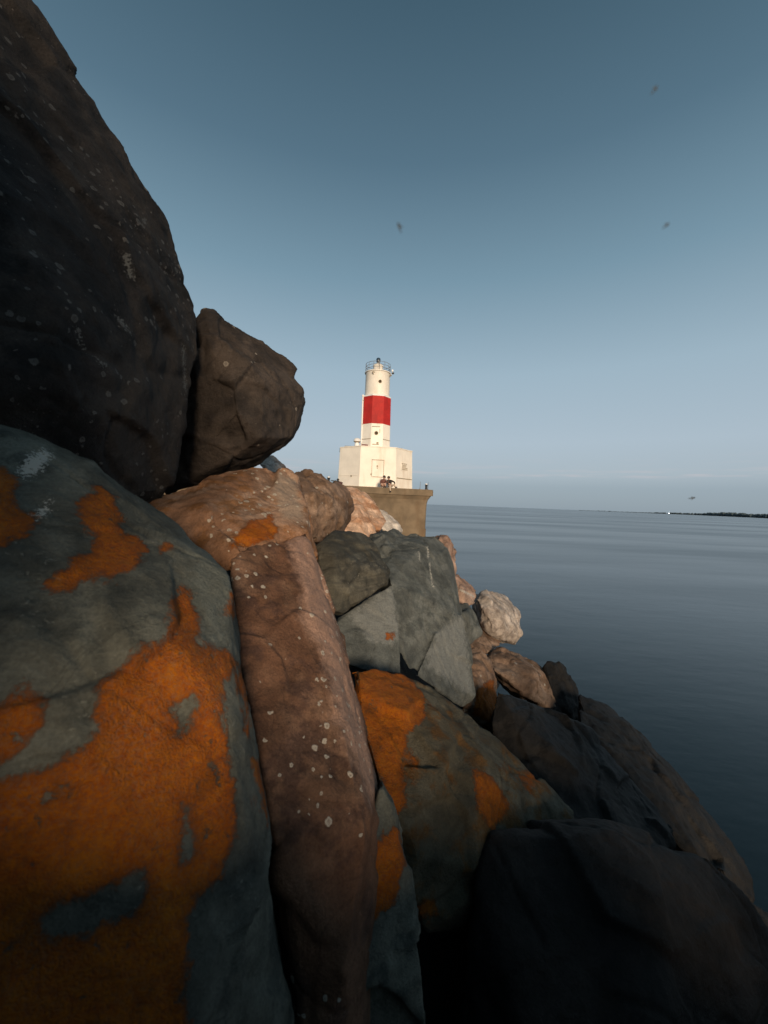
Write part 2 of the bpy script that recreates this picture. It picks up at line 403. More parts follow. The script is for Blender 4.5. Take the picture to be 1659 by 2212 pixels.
# -- setting: water, bed under the stones, far shore
def water_mat():
    mt, nt, bs = new_mat('lake_water')
    v = nd(nt, 'ShaderNodeTexCoord').outputs['Object']
    mp = nd(nt, 'ShaderNodeMapping', {'Vector': v, 'Rotation': (0, 0, .3), 'Scale': (.55, 1.0, 1)}).outputs[0]
    h = mth(nt, 'ADD', noise(nt, mp, 1.3, 4, .55), mth(nt, 'MULTIPLY', noise(nt, mp, .22, 3, .5), 2.2))
    h = mth(nt, 'ADD', h, mth(nt, 'MULTIPLY', noise(nt, mp, 6.0, 3, .5), .14))
    b = nd(nt, 'ShaderNodeBump', {'Height': h, 'Strength': .10, 'Distance': .12})
    bs.inputs['Base Color'].default_value = (.004, .012, .016, 1);     bs.inputs['IOR'].default_value = 1.33
    wp = nd(nt, 'ShaderNodeMapping', {'Vector': v, 'Rotation': (0, 0, .25), 'Scale': (.35, 1.6, 1)}).outputs[0]
    wind = smooth(nt, noise(nt, wp, .035, 4, .6), .36, .66)
    nt.links.new(mth(nt, 'MULTIPLY_ADD', wind, .10, .17), bs.inputs['Roughness'])
    nt.links.new(mth(nt, 'MULTIPLY_ADD', wind, .05, .075), b.inputs['Strength'])
    nt.links.new(b.outputs[0], bs.inputs['Normal'])
    return mt
bm = bmesh.new(); S = 16000
bm.faces.new([bm.verts.new(p) for p in ((-S, -S, 0), (S, -S, 0), (S, S, 0), (-S, S, 0))])
tag(from_bm('water', bm, water_mat()), kind='structure')

M_BED = rock_mat('rubble_bed', (.022, .019, .017), (.034, .029, .025), (.015, .013, .012), s=1.5, flecks=.2)
nx, ny = 70, 150
gx = np.linspace(-6, 4.2, nx); gy = np.linspace(-4, 29.5, ny)
X, Y = np.meshgrid(gx, gy); V = np.stack([X.ravel(), Y.ravel(), np.zeros(nx * ny)], 1)
z = np.clip(1.55 - .75 * V[:, 0], -1.5, 2.6) - .012 * np.maximum(V[:, 1] - 4, 0) * 2
z += .22 * fbm(V * np.array([1.6, 1.6, 1]), 3, 4) - .9 * np.exp(-((V[:, 0] - .2) ** 2 + (V[:, 1] - .6) ** 2) / .5)
V[:, 2] = z
me = bpy.data.meshes.new('breakwater_bed')
me.from_pydata(V.tolist(), [], [(j * nx + i, j * nx + i + 1, (j + 1) * nx + i + 1, (j + 1) * nx + i) for j in range(ny - 1) for i in range(nx - 1)])
o = link('breakwater_bed', me, M_BED, smooth=True)
for an in ('lich', 'pale', 'white'): me.attributes.new(an, 'FLOAT', 'POINT').data.foreach_set('value', np.full(nx * ny, -1, np.float32))
tag(o, kind='structure')

# -- the boulders
rock('r1', 'boulder', 'huge dark basalt boulder towering highest on the pile, speckled with tiny pale crusts',
     [(-260, -200, 1.15), (-60, -200, 1.45), (25, -45, 1.6), (62, 50, 1.68), (150, 168, 1.75), (233, 312, 1.8), (300, 365, 1.85), (358, 448, 1.9), (388, 540, 1.95),
      (430, 668, 2.0), (440, 765, 2.0), (414, 870, 1.9), (378, 1010, 1.84), (345, 1110, 1.78), (270, 1100, 1.6), (180, 1030, 1.38), (80, 985, 1.22), (-10, 950, 1.1), (-260, 850, .95),
      (60, 560, 1.15), (150, 780, 1.18), (300, 800, 1.5)],
     M_BASALT, .0115, thick=1.1, push=(-.55, 1, -.1), chips=26, chip=.025, amp=.020, seed=1, steps=.012, cells=80, tilt=.06,
     pale=[[(190, 830), (300, 740), (410, 690), (432, 790), (372, 1000), (335, 1062), (220, 960)], [(0, 480), (70, 500), (110, 560), (30, 570)]],
     white=[[(262, 545), (280, 546), (292, 604), (276, 600)], [(248, 680), (262, 688), (286, 722), (272, 714)], [(160, 700), (172, 712), (184, 760), (172, 745)], [(305, 470), (313, 472), (317, 486), (309, 484)], [(392, 740), (399, 745), (404, 850), (397, 840)], [(200, 770), (236, 790), (226, 796)]])
rock('r2', 'boulder', 'dark brown boulder with a blunt nose, wedged against the huge basalt boulder',
     [(432, 665, 2.32), (462, 672, 2.38), (519, 714, 2.48), (573, 750, 2.54), (627, 802, 2.58), (652, 840, 2.56), (650, 852, 2.5), (640, 925, 2.44), (633, 944, 2.4), (592, 972, 2.42), (560, 1000, 2.44), (524, 1013, 2.44), (464, 1036, 2.4), (350, 1070, 2.3),
      (436, 707, 2.12), (490, 739, 2.12), (549, 806, 2.14), (571, 822, 2.17), (511, 885, 2.07), (566, 953, 2.16), (400, 740, 2.22), (360, 1000, 2.28)],
     M_BROWNDARK, .0095, thick=.8, chips=14, chip=.02, amp=.015, seed=2, steps=.012, cells=40, tilt=.10, push=(-.2, 1, .12))
rock('r3', 'boulder', 'grey-green boulder crusted with big orange lichen patches, beside the long red-brown slab',
     [(-260, 850, .92), (0, 905, 1.06), (100, 943, 1.13), (200, 993, 1.2), (270, 1046, 1.22), (340, 1083, 1.22), (387, 1122, 1.2), (447, 1174, 1.15), (490, 1238, 1.08), (498, 1285, 1.03),
      (478, 1400, .95), (520, 1480, .93), (545, 1600, .9), (565, 1740, .87), (598, 1950, .84), (628, 2212, .82), (640, 2420, .8),
      (-260, 1470, .56), (150, 1500, .63), (400, 1420, .77), (480, 1420, .86), (500, 1560, .79), (505, 1740, .74), (450, 1950, .67), (400, 2110, .62), (395, 2300, .6), (-300, 2450, .5), (120, 2450, .56)],
     M_GREEN, .0068, thick=.55, push=(-.3, 1, -.3), chips=14, chip=.02, amp=.010, seed=3, steps=.005, cells=50, tilt=.035,
     lich=[[(170, 1085), (215, 1055), (250, 1075), (268, 1110), (255, 1140), (300, 1165), (318, 1190), (290, 1225), (240, 1250), (195, 1245), (150, 1275), (110, 1285), (100, 1265), (130, 1225), (195, 1190), (205, 1160), (170, 1135)],
           [(380, 1290), (395, 1262), (432, 1320), (430, 1385), (480, 1405), (520, 1440), (482, 1480), (485, 1580), (505, 1700), (500, 1800), (470, 1900), (420, 1940), (400, 2050), (395, 2330), (-200, 2400), (-200, 1690), (0, 1690), (130, 1640), (200, 1600), (215, 1500), (280, 1420), (370, 1370), (365, 1310)],
           [(-50, 1560), (60, 1475), (110, 1490), (105, 1540), (60, 1600), (-50, 1680)],
           [(-60, 1010), (10, 1008), (40, 1040), (30, 1080), (75, 1120), (60, 1150), (0, 1180), (-60, 1200)],
           [(488, 1290), (507, 1285), (507, 1332), (488, 1327)], [(545, 1640), (562, 1640), (580, 1770), (562, 1740)], [(345, 1172), (368, 1170), (370, 1186), (348, 1188)], [(500, 1425), (520, 1440), (545, 1560), (535, 1590), (518, 1500)]],
     pale=[[(395, 1128), (440, 1168), (500, 1243), (508, 1285), (488, 1395), (450, 1395), (436, 1330), (405, 1255), (425, 1215), (385, 1180)]],
     lich_cut=[[(150, 1965), (310, 1880), (312, 1970), (200, 2015), (110, 2030), (90, 1990)], [(375, 1530), (420, 1500), (412, 1580), (375, 1610)], [(395, 1740), (412, 1740), (408, 1850), (398, 1850)]],
     white=[[(35, 1020), (60, 985), (100, 970), (113, 983), (90, 1020), (50, 1035)], [(70, 1108), (112, 1075), (105, 1110), (75, 1125)]])
rock('r4a', 'boulder', 'orange-brown block dotted with pale lichen, at the upper end of the long slab',
     [(270, 1110, 1.7), (330, 1078, 1.84), (420, 1046, 1.98), (490, 1022, 2.12), (545, 1005, 2.25), (605, 1002, 2.4), (646, 1035, 2.35), (668, 1140, 2.0), (662, 1158, 1.75), (510, 1190, 1.46), (440, 1085, 1.66),
      (475, 1235, 1.46), (560, 1240, 1.60), (682, 1200, 1.86)],
     M_BLOCK, .0078, thick=.6, chips=22, chip=.03, amp=.016, seed=4, steps=.012, cells=46,
     lich=[[(535, 1125), (585, 1112), (602, 1150), (555, 1178), (500, 1185), (505, 1165)]], pale=[[(600, 1020), (640, 1035), (660, 1130), (610, 1120), (590, 1060)]])
rock('r4', 'boulder', 'long red-brown slab with scattered white lichen rings and a pinkish edge of painted light',
     [[(505, 1195, 1.42), (497, 1300, 1.29), (522, 1440, 1.13), (556, 1600, 1.01), (592, 1800, .93), (642, 2050, .87), (672, 2400, .82),
       (662, 1148, 1.74), (692, 1240, 1.62), (722, 1350, 1.48), (762, 1510, 1.33), (802, 1660, 1.21), (827, 1770, 1.13), (818, 1850, 1.05), (790, 1920, .99), (782, 2080, .93), (770, 2400, .88),
       (640, 1168, 1.62), (670, 1330, 1.37), (718, 1500, 1.19), (764, 1650, 1.08), (797, 1780, 1.01), (772, 1900, .94), (745, 2100, .86)]],
     M_SLAB, .0062, thick=.42, push=(.1, 1, -.5), chips=16, chip=.008, amp=.010, seed=5, steps=.006, cells=60, tilt=.05,
     pale=[[(622, 1175), (664, 1150), (702, 1240), (742, 1400), (795, 1560), (827, 1740), (800, 1740), (768, 1650), (728, 1560), (698, 1420), (650, 1340), (655, 1270)]])  # pale strip paints the skylight caught by the right bevel
rock('r4b', 'boulder', 'dark green-grey stone with an orange patch, squeezed under the lower end of the red-brown slab',
     [(825, 1680, 1.2), (852, 1740, 1.17), (877, 1850, 1.1), (897, 2000, 1.03), (912, 2150, .98), (935, 2420, .93), (640, 2420, .86), (700, 2100, .93), (790, 1850, 1.05)],
     M_GREEN, .009, thick=.5, push=(.0, 1, -.5), chips=12, chip=.02, amp=.012, seed=6,
     lich=[[(815, 1800), (862, 1795), (877, 1870), (845, 1950), (800, 2000), (790, 1900)]])
rock('r15', 'boulder', 'olive boulder with a bright orange lichen cap, sloping towards the water beside the slab',
     [(745, 1440, 1.8), (800, 1438, 1.9), (870, 1454, 2.0), (940, 1489, 2.05), (1010, 1544, 2.05), (1060, 1590, 2.05), (1140, 1655, 2.0), (1230, 1742, 1.9), (1265, 1774, 1.85), (1230, 1900, 1.65),
      (1060, 2010, 1.5), (900, 2000, 1.35), (860, 1850, 1.3), (830, 1720, 1.4), (780, 1600, 1.55), (860, 1600, 1.58), (1010, 1740, 1.55), (930, 1640, 1.56)],
     M_OLIVE, .0095, thick=.7, push=(.1, 1, -.6), chips=24, chip=.03, amp=.013, seed=7, steps=.008, cells=60, tilt=.07,
     lich=[[(745, 1436), (800, 1434), (850, 1448), (885, 1458), (915, 1500), (920, 1550), (885, 1580), (868, 1640), (880, 1740), (850, 1760), (825, 1690), (795, 1620), (760, 1520)],
           [(1020, 1660), (1070, 1680), (1100, 1740), (1060, 1800), (1030, 1740)]],
     white=[[(1135, 1644), (1180, 1680), (1232, 1728), (1230, 1736), (1170, 1686)]])
rock('r18', 'boulder', 'near-black boulder with a brownish flank, lowest beside the dark gap under the olive boulder',
     [(1060, 1800, 1.5), (1290, 1762, 1.66), (1345, 1770, 1.68), (1420, 1806, 1.68), (1470, 1828, 1.68), (1530, 1850, 1.68), (1602, 1922, 1.62), (1672, 2012, 1.56), (1770, 2160, 1.45), (1820, 2450, 1.3),
      (1420, 2450, 1.0), (1200, 2450, 1.0), (960, 2450, 1.1), (1010, 2100, 1.3), (1030, 1900, 1.4), (1350, 1806, 1.52), (1425, 1905, 1.4), (1452, 2000, 1.32), (1440, 2250, 1.12), (1200, 1950, 1.38)],
     M_SHADEB, .012, thick=.7, push=(.2, 1, -.7), chips=22, chip=.025, amp=.014, seed=8, pale=[[(1440, 1815), (1540, 1850), (1690, 2030), (1830, 2400), (1460, 2400), (1465, 2000)]])
rock('r16', 'boulder', 'dark grey slab lying between the olive boulder and the waterline stones',
     [(1072, 1478, 2.7), (1120, 1498, 2.8), (1190, 1552, 2.85), (1274, 1578, 2.92), (1335, 1650, 2.85), (1405, 1730, 2.7), (1465, 1805, 2.5), (1430, 1860, 2.2), (1300, 1830, 2.1), (1200, 1790, 2.1), (1130, 1670, 2.3), (1050, 1600, 2.45), (1225, 1655, 2.4)],
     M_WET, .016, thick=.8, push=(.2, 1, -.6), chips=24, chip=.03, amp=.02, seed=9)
rock('r17a', 'boulder', 'small shade-darkened stone poking up behind the long brown boulder at the waterline',
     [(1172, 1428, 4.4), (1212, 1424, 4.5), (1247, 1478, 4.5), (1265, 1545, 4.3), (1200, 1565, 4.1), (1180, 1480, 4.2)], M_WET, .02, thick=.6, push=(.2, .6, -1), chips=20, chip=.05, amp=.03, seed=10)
rock('r17b', 'boulder', 'long shade-darkened boulder half in the water at the foot of the slope',
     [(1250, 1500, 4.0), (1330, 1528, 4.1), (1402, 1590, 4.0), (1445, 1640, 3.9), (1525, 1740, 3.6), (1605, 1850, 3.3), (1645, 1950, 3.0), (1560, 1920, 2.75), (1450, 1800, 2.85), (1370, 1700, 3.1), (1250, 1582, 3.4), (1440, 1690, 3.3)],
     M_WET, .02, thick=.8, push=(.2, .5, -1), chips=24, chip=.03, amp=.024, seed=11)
rock('r17c', 'boulder', 'low shade-darkened stone at the very edge of the water below the near-black boulder',
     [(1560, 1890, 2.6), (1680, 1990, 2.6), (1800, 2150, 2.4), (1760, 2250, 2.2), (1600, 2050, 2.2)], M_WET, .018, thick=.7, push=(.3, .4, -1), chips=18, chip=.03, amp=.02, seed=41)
rock('r8', 'boulder', 'dark layered slate block with ragged upper edge, right against the long slab',
     [(680, 1164, 2.5), (722, 1144, 2.72), (790, 1149, 2.9), (816, 1180, 2.86), (842, 1235, 2.66), (836, 1258, 2.58), (775, 1302, 2.32), (716, 1342, 2.12), (695, 1260, 2.2), (684, 1200, 2.32), (730, 1200, 2.3), (790, 1225, 2.45)],
     M_STRAT, .011, thick=.7, chips=18, chip=.04, amp=.012, seed=12, strata=((.45, -.25, .85), 20, .007), steps=.008, tilt=.05)
rock('r9', 'boulder', 'big grey-green slate boulder with smooth pale faces and a thin white vein',
     [[(802, 1200, 3.15), (850, 1162, 3.4), (895, 1150, 3.6), (945, 1149, 3.7), (963, 1168, 3.7), (979, 1213, 3.65), (987, 1263, 3.5), (1002, 1330, 3.35), (842, 1252, 2.74), (860, 1400, 2.52), (885, 1450, 2.48), (930, 1450, 2.62), (985, 1330, 3.0)],
      [(848, 1258, 2.64), (722, 1340, 2.34), (733, 1438, 2.18), (800, 1452, 2.18), (868, 1458, 2.36), (864, 1360, 2.44)],
      [(1000, 1322, 3.14), (1014, 1376, 3.05), (1020, 1448, 2.94), (1027, 1502, 2.86), (1003, 1532, 2.76), (940, 1484, 2.55), (898, 1460, 2.46), (918, 1430, 2.56), (940, 1368, 2.74)]],
     M_GREEN2, .0105, thick=.55, chips=16, chip=.012, amp=.010, seed=13, steps=.005, cells=60, tilt=.035,
     pale=[[(847, 1266), (862, 1365), (850, 1395), (800, 1385), (748, 1330)], [(945, 1365), (1000, 1328), (1014, 1440), (1020, 1505), (965, 1470), (918, 1440), (930, 1400)]],
     lich=[[(832, 1366), (850, 1368), (848, 1382), (834, 1382)]],
     white=[[(921, 1180), (925, 1180), (927, 1205), (924, 1206)], [(926, 1218), (929, 1217), (935, 1262), (939, 1268), (934, 1270)], [(903, 1190), (905, 1190), (908, 1212), (906, 1212)]])
rock('r9c', 'boulder', 'small grey angular stone sitting on top of the layered slate block',
     [(798, 1154, 3.4), (850, 1140, 3.6), (890, 1153, 3.6), (862, 1192, 3.25), (838, 1222, 3.05), (812, 1192, 3.1), (845, 1165, 3.2)], M_GREEN2, .013, thick=.4, chips=20, chip=.06, amp=.025, seed=14)
rock('r10a', 'boulder', 'pinkish stone showing behind the upper edge of the big slate boulder',
     [(940, 1150, 4.3), (962, 1150, 4.4), (980, 1167, 4.5), (989, 1226, 4.4), (985, 1262, 4.2), (955, 1240, 4.1), (965, 1190, 4.1)], M_PINK, .017, thick=.6, chips=22, chip=.06, amp=.03, seed=15)
rock('r10b', 'boulder', 'pinkish stone with a white quartz vein, beside the pale granite boulder',
     [(975, 1235, 4.2), (1003, 1248, 4.35), (1029, 1272, 4.35), (1030, 1302, 4.15), (1000, 1312, 3.95), (970, 1290, 4.0), (1000, 1275, 4.0)], M_PINK, .016, thick=.5, chips=20, chip=.05, amp=.025, seed=16,
     white=[[(985, 1268), (1000, 1274), (1026, 1287), (1024, 1291), (998, 1279)]])
rock('r11', 'boulder', 'small dark green stone under the quartz-veined pink stone',
     [(980, 1305, 3.8), (1020, 1306, 3.9), (1042, 1370, 3.8), (1016, 1394, 3.6), (995, 1370, 3.5), (1005, 1335, 3.5)], M_GREEN2, .014, thick=.45, chips=20, chip=.05, amp=.022, seed=17)
rock('r12', 'boulder', 'pale rounded granite boulder with a rough pitted face, above the water',
     [(1028, 1272, 4.85), (1062, 1264, 5.05), (1092, 1271, 5.15), (1129, 1330, 5.15), (1138, 1362, 5.05), (1122, 1394, 4.85), (1085, 1394, 4.5), (1045, 1352, 4.4), (1024, 1302, 4.55), (1062, 1300, 4.5), (1095, 1345, 4.5)],
     M_GREY, .018, thick=.6, push=(.1, 1, -.5), chips=34, chip=.06, amp=.028, seed=18)
rock('r13b', 'boulder', 'reddish-brown stone in the crevice below the pale granite boulder',
     [(1020, 1335, 4.6), (1090, 1380, 4.7), (1062, 1412, 4.2), (1010, 1402, 4.0)], M_BROWN, .016, thick=.5, chips=16, chip=.05, amp=.025, seed=19)
rock('r13', 'boulder', 'long brown boulder lying downhill below the pale granite boulder',
     [(1038, 1412, 4.1), (1085, 1389, 4.3), (1136, 1420, 4.5), (1193, 1461, 4.5), (1214, 1500, 4.4), (1208, 1532, 4.2), (1185, 1540, 4.0), (1130, 1495, 3.8), (1070, 1452, 3.8), (1130, 1450, 3.86)],
     M_BROWN, .016, thick=.55, push=(.1, 1, -.6), chips=28, chip=.04, amp=.025, seed=20)
rock('r14', 'boulder', 'brown stone stained orange, wedged under the foot of the big slate boulder',
     [(1005, 1398, 3.4), (1036, 1398, 3.5), (1062, 1425, 3.5), (1070, 1450, 3.4), (1082, 1470, 3.3), (1078, 1552, 3.1), (1063, 1590, 3.0), (1000, 1545, 2.85), (1010, 1500, 2.9), (1040, 1490, 2.95)],
     M_BROWN, .013, thick=.5, chips=24, chip=.05, amp=.025, seed=21, lich=[[(1055, 1468), (1084, 1472), (1078, 1560), (1020, 1545), (1030, 1490)]])
rock('r5', 'boulder', 'brown rounded boulder on the crest, behind the orange-brown block',
     [(620, 1012, 3.8), (660, 1018, 3.95), (700, 1029, 4.1), (742, 1046, 4.3), (759, 1065, 4.3), (761, 1085, 4.2), (740, 1127, 3.9), (700, 1160, 3.6), (665, 1160, 3.4), (640, 1070, 3.4), (690, 1085, 3.5)],
     M_BROWN, .014, thick=.7, chips=26, chip=.04, amp=.022, seed=22)
rock('r5b', 'boulder', 'small grey stone peeping over the top of the orange-brown block',
     [(550, 985, 4.5), (584, 979, 4.6), (604, 998, 4.6), (622, 1012, 4.5), (570, 1020, 4.2)], M_GREY, .018, thick=.5, chips=20, chip=.06, amp=.03, seed=23)
rock('r6a', 'boulder', 'smooth peach boulder on the crest, leaning towards the concrete pier',
     [(738, 1046, 9), (770, 1050, 9.3), (794, 1066, 9.4), (816, 1095, 9.2), (836, 1128, 8.8), (822, 1150, 8.3), (760, 1105, 8.2), (745, 1075, 8.4)], M_PEACH, .03, thick=1.0, chips=24, chip=.04, amp=.02, seed=24)
rock('r6b', 'boulder', 'bright peach boulder with slanting layered stripes, above the layered slate block',
     [(712, 1144, 6.7), (738, 1116, 7.1), (768, 1082, 7.5), (803, 1106, 7.7), (818, 1152, 7.3), (790, 1170, 6.8), (750, 1165, 6.6), (775, 1125, 6.9)], M_PEACH, .024, thick=.9, chips=18, chip=.04, amp=.02, seed=25,
     strata=((.5, -.2, .9), 9, .022))
rock('r7', 'boulder', 'white limestone boulder right in front of the concrete pier wall',
     [(812, 1096, 11), (838, 1107, 11.4), (858, 1127, 11.3), (872, 1147, 11.1), (850, 1158, 10.6), (825, 1150, 10.5)], M_WHITE, .035, thick=1.0, chips=22, chip=.05, amp=.025, seed=26)

# unseen boulders added behind and beside the eye to shade the stones in view
rock('b1', 'boulder', 'tall dark unseen boulder added to shade the huge basalt boulder',
     [(-2.6, -2.2, 1.6), (-.12, -2.0, 1.6), (-.1, -1.0, 1.7), (-2.4, -.9, 1.6), (-2.3, -2.0, 5.6), (-.05, -1.9, 5.5), (-.08, -1.3, 4.9), (-2.2, -1.0, 5.2), (-.16, -1.4, 3.6)],
     M_BASALT, .05, chips=30, chip=.08, amp=.03, seed=51, raw=True)
rock('b2', 'boulder', 'squat brown unseen boulder added to shade the grey-green boulder',
     [(-.3, -1.6, 1.2), (.95, -1.7, 1.0), (1.0, -.7, 1.0), (-.3, -.75, 1.2), (-.25, -1.5, 3.02), (.2, -1.5, 2.92), (.9, -1.5, 2.55), (.85, -.85, 2.35), (-.2, -.9, 2.75)],
     M_BROWNDARK, .04, chips=30, chip=.08, amp=.03, seed=52, raw=True)
rock('b3', 'boulder', 'broad dark unseen boulder added to shade the dark grey slab',
     [(1.0, -1.6, .6), (2.7, -1.7, .0), (2.8, -.5, .0), (1.0, -.5, .6), (1.1, -1.5, 2.5), (2.4, -1.5, 2.3), (2.5, -.8, 2.0), (1.1, -.8, 2.2)],
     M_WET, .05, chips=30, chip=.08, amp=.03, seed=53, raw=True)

rock('b4', 'boulder', 'dark flat-topped unseen boulder added to shade the foot of the grey-green boulder',
     [(-1.1, -.75, 1.0), (.5, -.75, .9), (.5, -.16, 1.0), (-1.1, -.2, 1.2), (-1.0, -.7, 2.88), (.42, -.7, 2.72), (.42, -.24, 2.6), (-1.0, -.26, 2.76)],
     M_BROWNDARK, .03, chips=24, chip=.06, amp=.02, seed=54, raw=True)
rock('b5', 'boulder', 'dark unseen boulder added to shade the near-black boulder',
     [(.3, -.7, .5), (1.7, -.7, .2), (1.7, -.1, .2), (.3, -.1, .6), (.35, -.65, 2.5), (1.5, -.65, 2.45), (1.5, -.2, 2.3), (.35, -.2, 2.35)],
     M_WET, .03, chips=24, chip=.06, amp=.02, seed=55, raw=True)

rock('b6', 'boulder', 'tall dark unseen boulder added to block horizon light on the near-black boulder',
     [(1.8, -.3, -.4), (3.0, -.3, -.5), (3.0, .9, -.5), (1.85, .85, -.3), (1.9, -.2, 2.4), (2.7, -.2, 2.1), (2.7, .7, 1.9), (1.95, .7, 2.1)],
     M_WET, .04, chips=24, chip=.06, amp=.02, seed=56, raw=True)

# ------------------------------------------------------------------ pier
def proj(p):
    q = Vector(p) - EYE; d = q.dot(FWD)
    return 829.5 + q.dot(RGT) / d * FPX, 1106 - q.dot(UPV) / d * FPX, d
ZT = P(830, 1053, 29.7).z
cn = P(937, 1063, 31.0); cn.z = ZT
PA = rad(17)
E = Vector((math.cos(PA), math.sin(PA), 0)); INW = Vector((-math.sin(PA), math.cos(PA), 0))
M_CONC = flat_mat('weathered_concrete', (.185, .135, .085), .9, .3, 1.1, stain=((.14, .085, .045), 1.0, .28, .75), bump=.25)
M_CONCTOP = flat_mat('concrete_deck', (.36, .29, .22), .9, .2, 2)
pier = empty('concrete_pier', cn, PA); tag(pier, 'weathered brown concrete pier wall with a thick overhanging lip, under the lighthouse', 'pier')
def pier_ring(off, z, ch=.12): return [(-off - ch, off, z), (-off, off + ch, z), (-off, 12 - off, z), (-32, 12 - off, z), (-32, off, z)]
bm = bmesh.new()
add_loft(bm, [pier_ring(.10, -.46), pier_ring(.17, -.60), pier_ring(.29, -.80), pier_ring(.35, -1.1), pier_ring(.37, -1.6), pier_ring(.38, -3.08)][::-1])
from_bm('wall', bm, M_CONC, pier)
bm = bmesh.new(); add_loft(bm, [pier_ring(.36, -5.8), pier_ring(.34, -3.13), pier_ring(.34, -3.081)]); from_bm('footing', bm, M_CONC, pier)
bm = bmesh.new(); add_loft(bm, [pier_ring(.0, -.48), pier_ring(-.0, -.03), pier_ring(.03, 0)]); from_bm('lip', bm, M_CONC, pier)
bm = bmesh.new(); add_loft(bm, [pier_ring(.12, .0), pier_ring(.12, .012)]); from_bm('deck', bm, M_CONCTOP, pier)
for z_, x0 in ((-1.95, -7), (-2.55, -7)):
    bm = bmesh.new(); add_box(bm, (x0 - 5, .378, z_), (22, .02, .035)); from_bm('form_seam', bm, M_CONC, pier)
for x0 in (-2.6, -5.4, -8.2):
    bm = bmesh.new(); add_box(bm, (x0, .372, -2.0), (.03, .03, 2.1)); from_bm('form_seam', bm, M_CONC, pier)
DECK = ZT + .012
def on_pier(u, inward):
    """deck point whose sight line falls at picture column u"""
    lo, hi = -20.0, 1.0
    for _ in range(40):
        t = (lo + hi) / 2; q = cn + E * t + INW * inward
        if proj(q)[0] < u: lo = t
        else: hi = t
    q = cn + E * lo + INW * inward; q.z = DECK
    return q

# ------------------------------------------------------------------ lighthouse
M_LW = flat_mat('white_painted_steel', (.86, .80, .71), .55, .07, 1.6, stain=((.48, .31, .17), 1.5, .18, .42))
M_LB = flat_mat('white_painted_house', (.86, .79, .69), .6, .08, 1.2, stain=((.52, .36, .22), 1.1, .22, .42))
M_RED = flat_mat('red_paint', (.46, .016, .012), .75, .2, 2.0, stain=((.27, .012, .010), 1.2, .3, .6))
M_DARK = flat_mat('dark_glass', (.075, .055, .032), .95, .2)
M_DARK.node_tree.nodes['Principled BSDF'].inputs['Specular IOR Level'].default_value = .1
M_TRIM = flat_mat('worn_trim', (.33, .26, .17), .7, .3, 5)
M_RAIL = flat_mat('grey_rail_paint', (.20, .22, .25), .5, .2)
M_BLK = flat_mat('black_iron', (.018, .018, .018), .6, .3, 8)
M_BLUE = flat_mat('dark_blue_lamp', (.03, .05, .075), .3, .2)
M_OWHITE = flat_mat('clean_white_paint', (.82, .80, .78), .5, .05)
lh = empty('lighthouse', P(807, 1056, 34.1), rad(7)); lh.location.z = DECK; lh.scale = (1.05,) * 3
tag(lh, 'white lighthouse with one red band, standing on the concrete pier', 'lighthouse')
def octa(wf, wd_, z, s=1.0):
    W = (wf + 2 * wd_ * math.cos(math.pi / 4)) / 2; h = wf / 2
    return [(x * s, y * s, z) for x, y in ((-h, -W), (h, -W), (W, -h), (W, h), (h, W), (-h, W), (-W, h), (-W, -h))]
WF, WD, HB, TS = 2.75, 2.2, 3.0, .962
WB = (WF + 2 * WD * math.cos(math.pi / 4)) / 2
def fr(face, a, z, out, s=None):
    """point on face (0 front, 1 front-right, -1 front-left) of the house at offset a along it, height z"""
    s = 1 + (TS - 1) * z / HB if s is None else s
    dist = WB if face % 2 == 0 else (WF / 2 + WB) / math.sqrt(2)
    ang = face * math.pi / 4
    p = Vector((a * s, -(dist * s + out), z)); return Matrix.Rotation(ang, 3, 'Z') @ p
bm = bmesh.new(); add_loft(bm, [octa(WF, WD, 0), octa(WF, WD, HB, TS)]); from_bm('house', bm, M_LB, lh)
bm = bmesh.new(); add_loft(bm, [octa(WF, WD, HB + .001, TS + .012), octa(WF, WD, HB + .07, TS + .012)]); from_bm('roof', bm, M_LB, lh)
Z1, Z2, Z3, Z4 = HB + .07, HB + 2.1, HB + 4.28, HB + 6.28
TW = 2.2; T8 = TW * .4142
bm = bmesh.new(); add_loft(bm, [octa(T8 * 1.035, T8 * 1.035, Z1), octa(T8, T8, Z2)]); from_bm('shaft', bm, M_LW, lh)
bm = bmesh.new(); add_loft(bm, [octa(T8 * 1.012, T8 * 1.012, Z2 + .001), octa(T8 * .985, T8 * .985, Z3)]); from_bm('red_band', bm, M_RED, lh)
bm = bmesh.new(); add_loft(bm, [octa(T8 * .99, T8 * .99, Z3 + .001), octa(T8 * .985, T8 * .985, Z3 + .07), octa(T8 * .90, T8 * .90, Z3 + .16)]); from_bm('shoulder', bm, M_OWHITE, lh)
bm = bmesh.new(); add_lathe(bm, [(1.0, Z3 + .1), (.985, Z4 - .02), (1.0, Z4)], 40); from_bm('upper_drum', bm, M_LW, lh, True)
bm = bmesh.new(); add_lathe(bm, [(1.06, Z4 + .001), (1.06, Z4 + .06)], 40); from_bm('gallery', bm, M_LW, lh)
for k in range(14):
    a = 2 * math.pi * (k + .5) / 14
    bm = bmesh.new(); add_tube(bm, [(1.0 * math.cos(a), 1.0 * math.sin(a), Z4 + .05), (1.0 * math.cos(a), 1.0 * math.sin(a), Z4 + .72)], .016, 6); from_bm('rail_post', bm, M_RAIL, lh)
for z_ in (.28, .5, .72):
    bm = bmesh.new()
    rings = [[((1.0 + .016 * math.cos(b)) * math.cos(a), (1.0 + .016 * math.cos(b)) * math.sin(a), Z4 + z_ + .016 * math.sin(b)) for b in [2 * math.pi * j / 6 for j in range(6)]] for a in [2 * math.pi * i / 40 for i in range(41)]]
    add_loft(bm, rings, False); from_bm('handrail', bm, M_RAIL, lh, True)
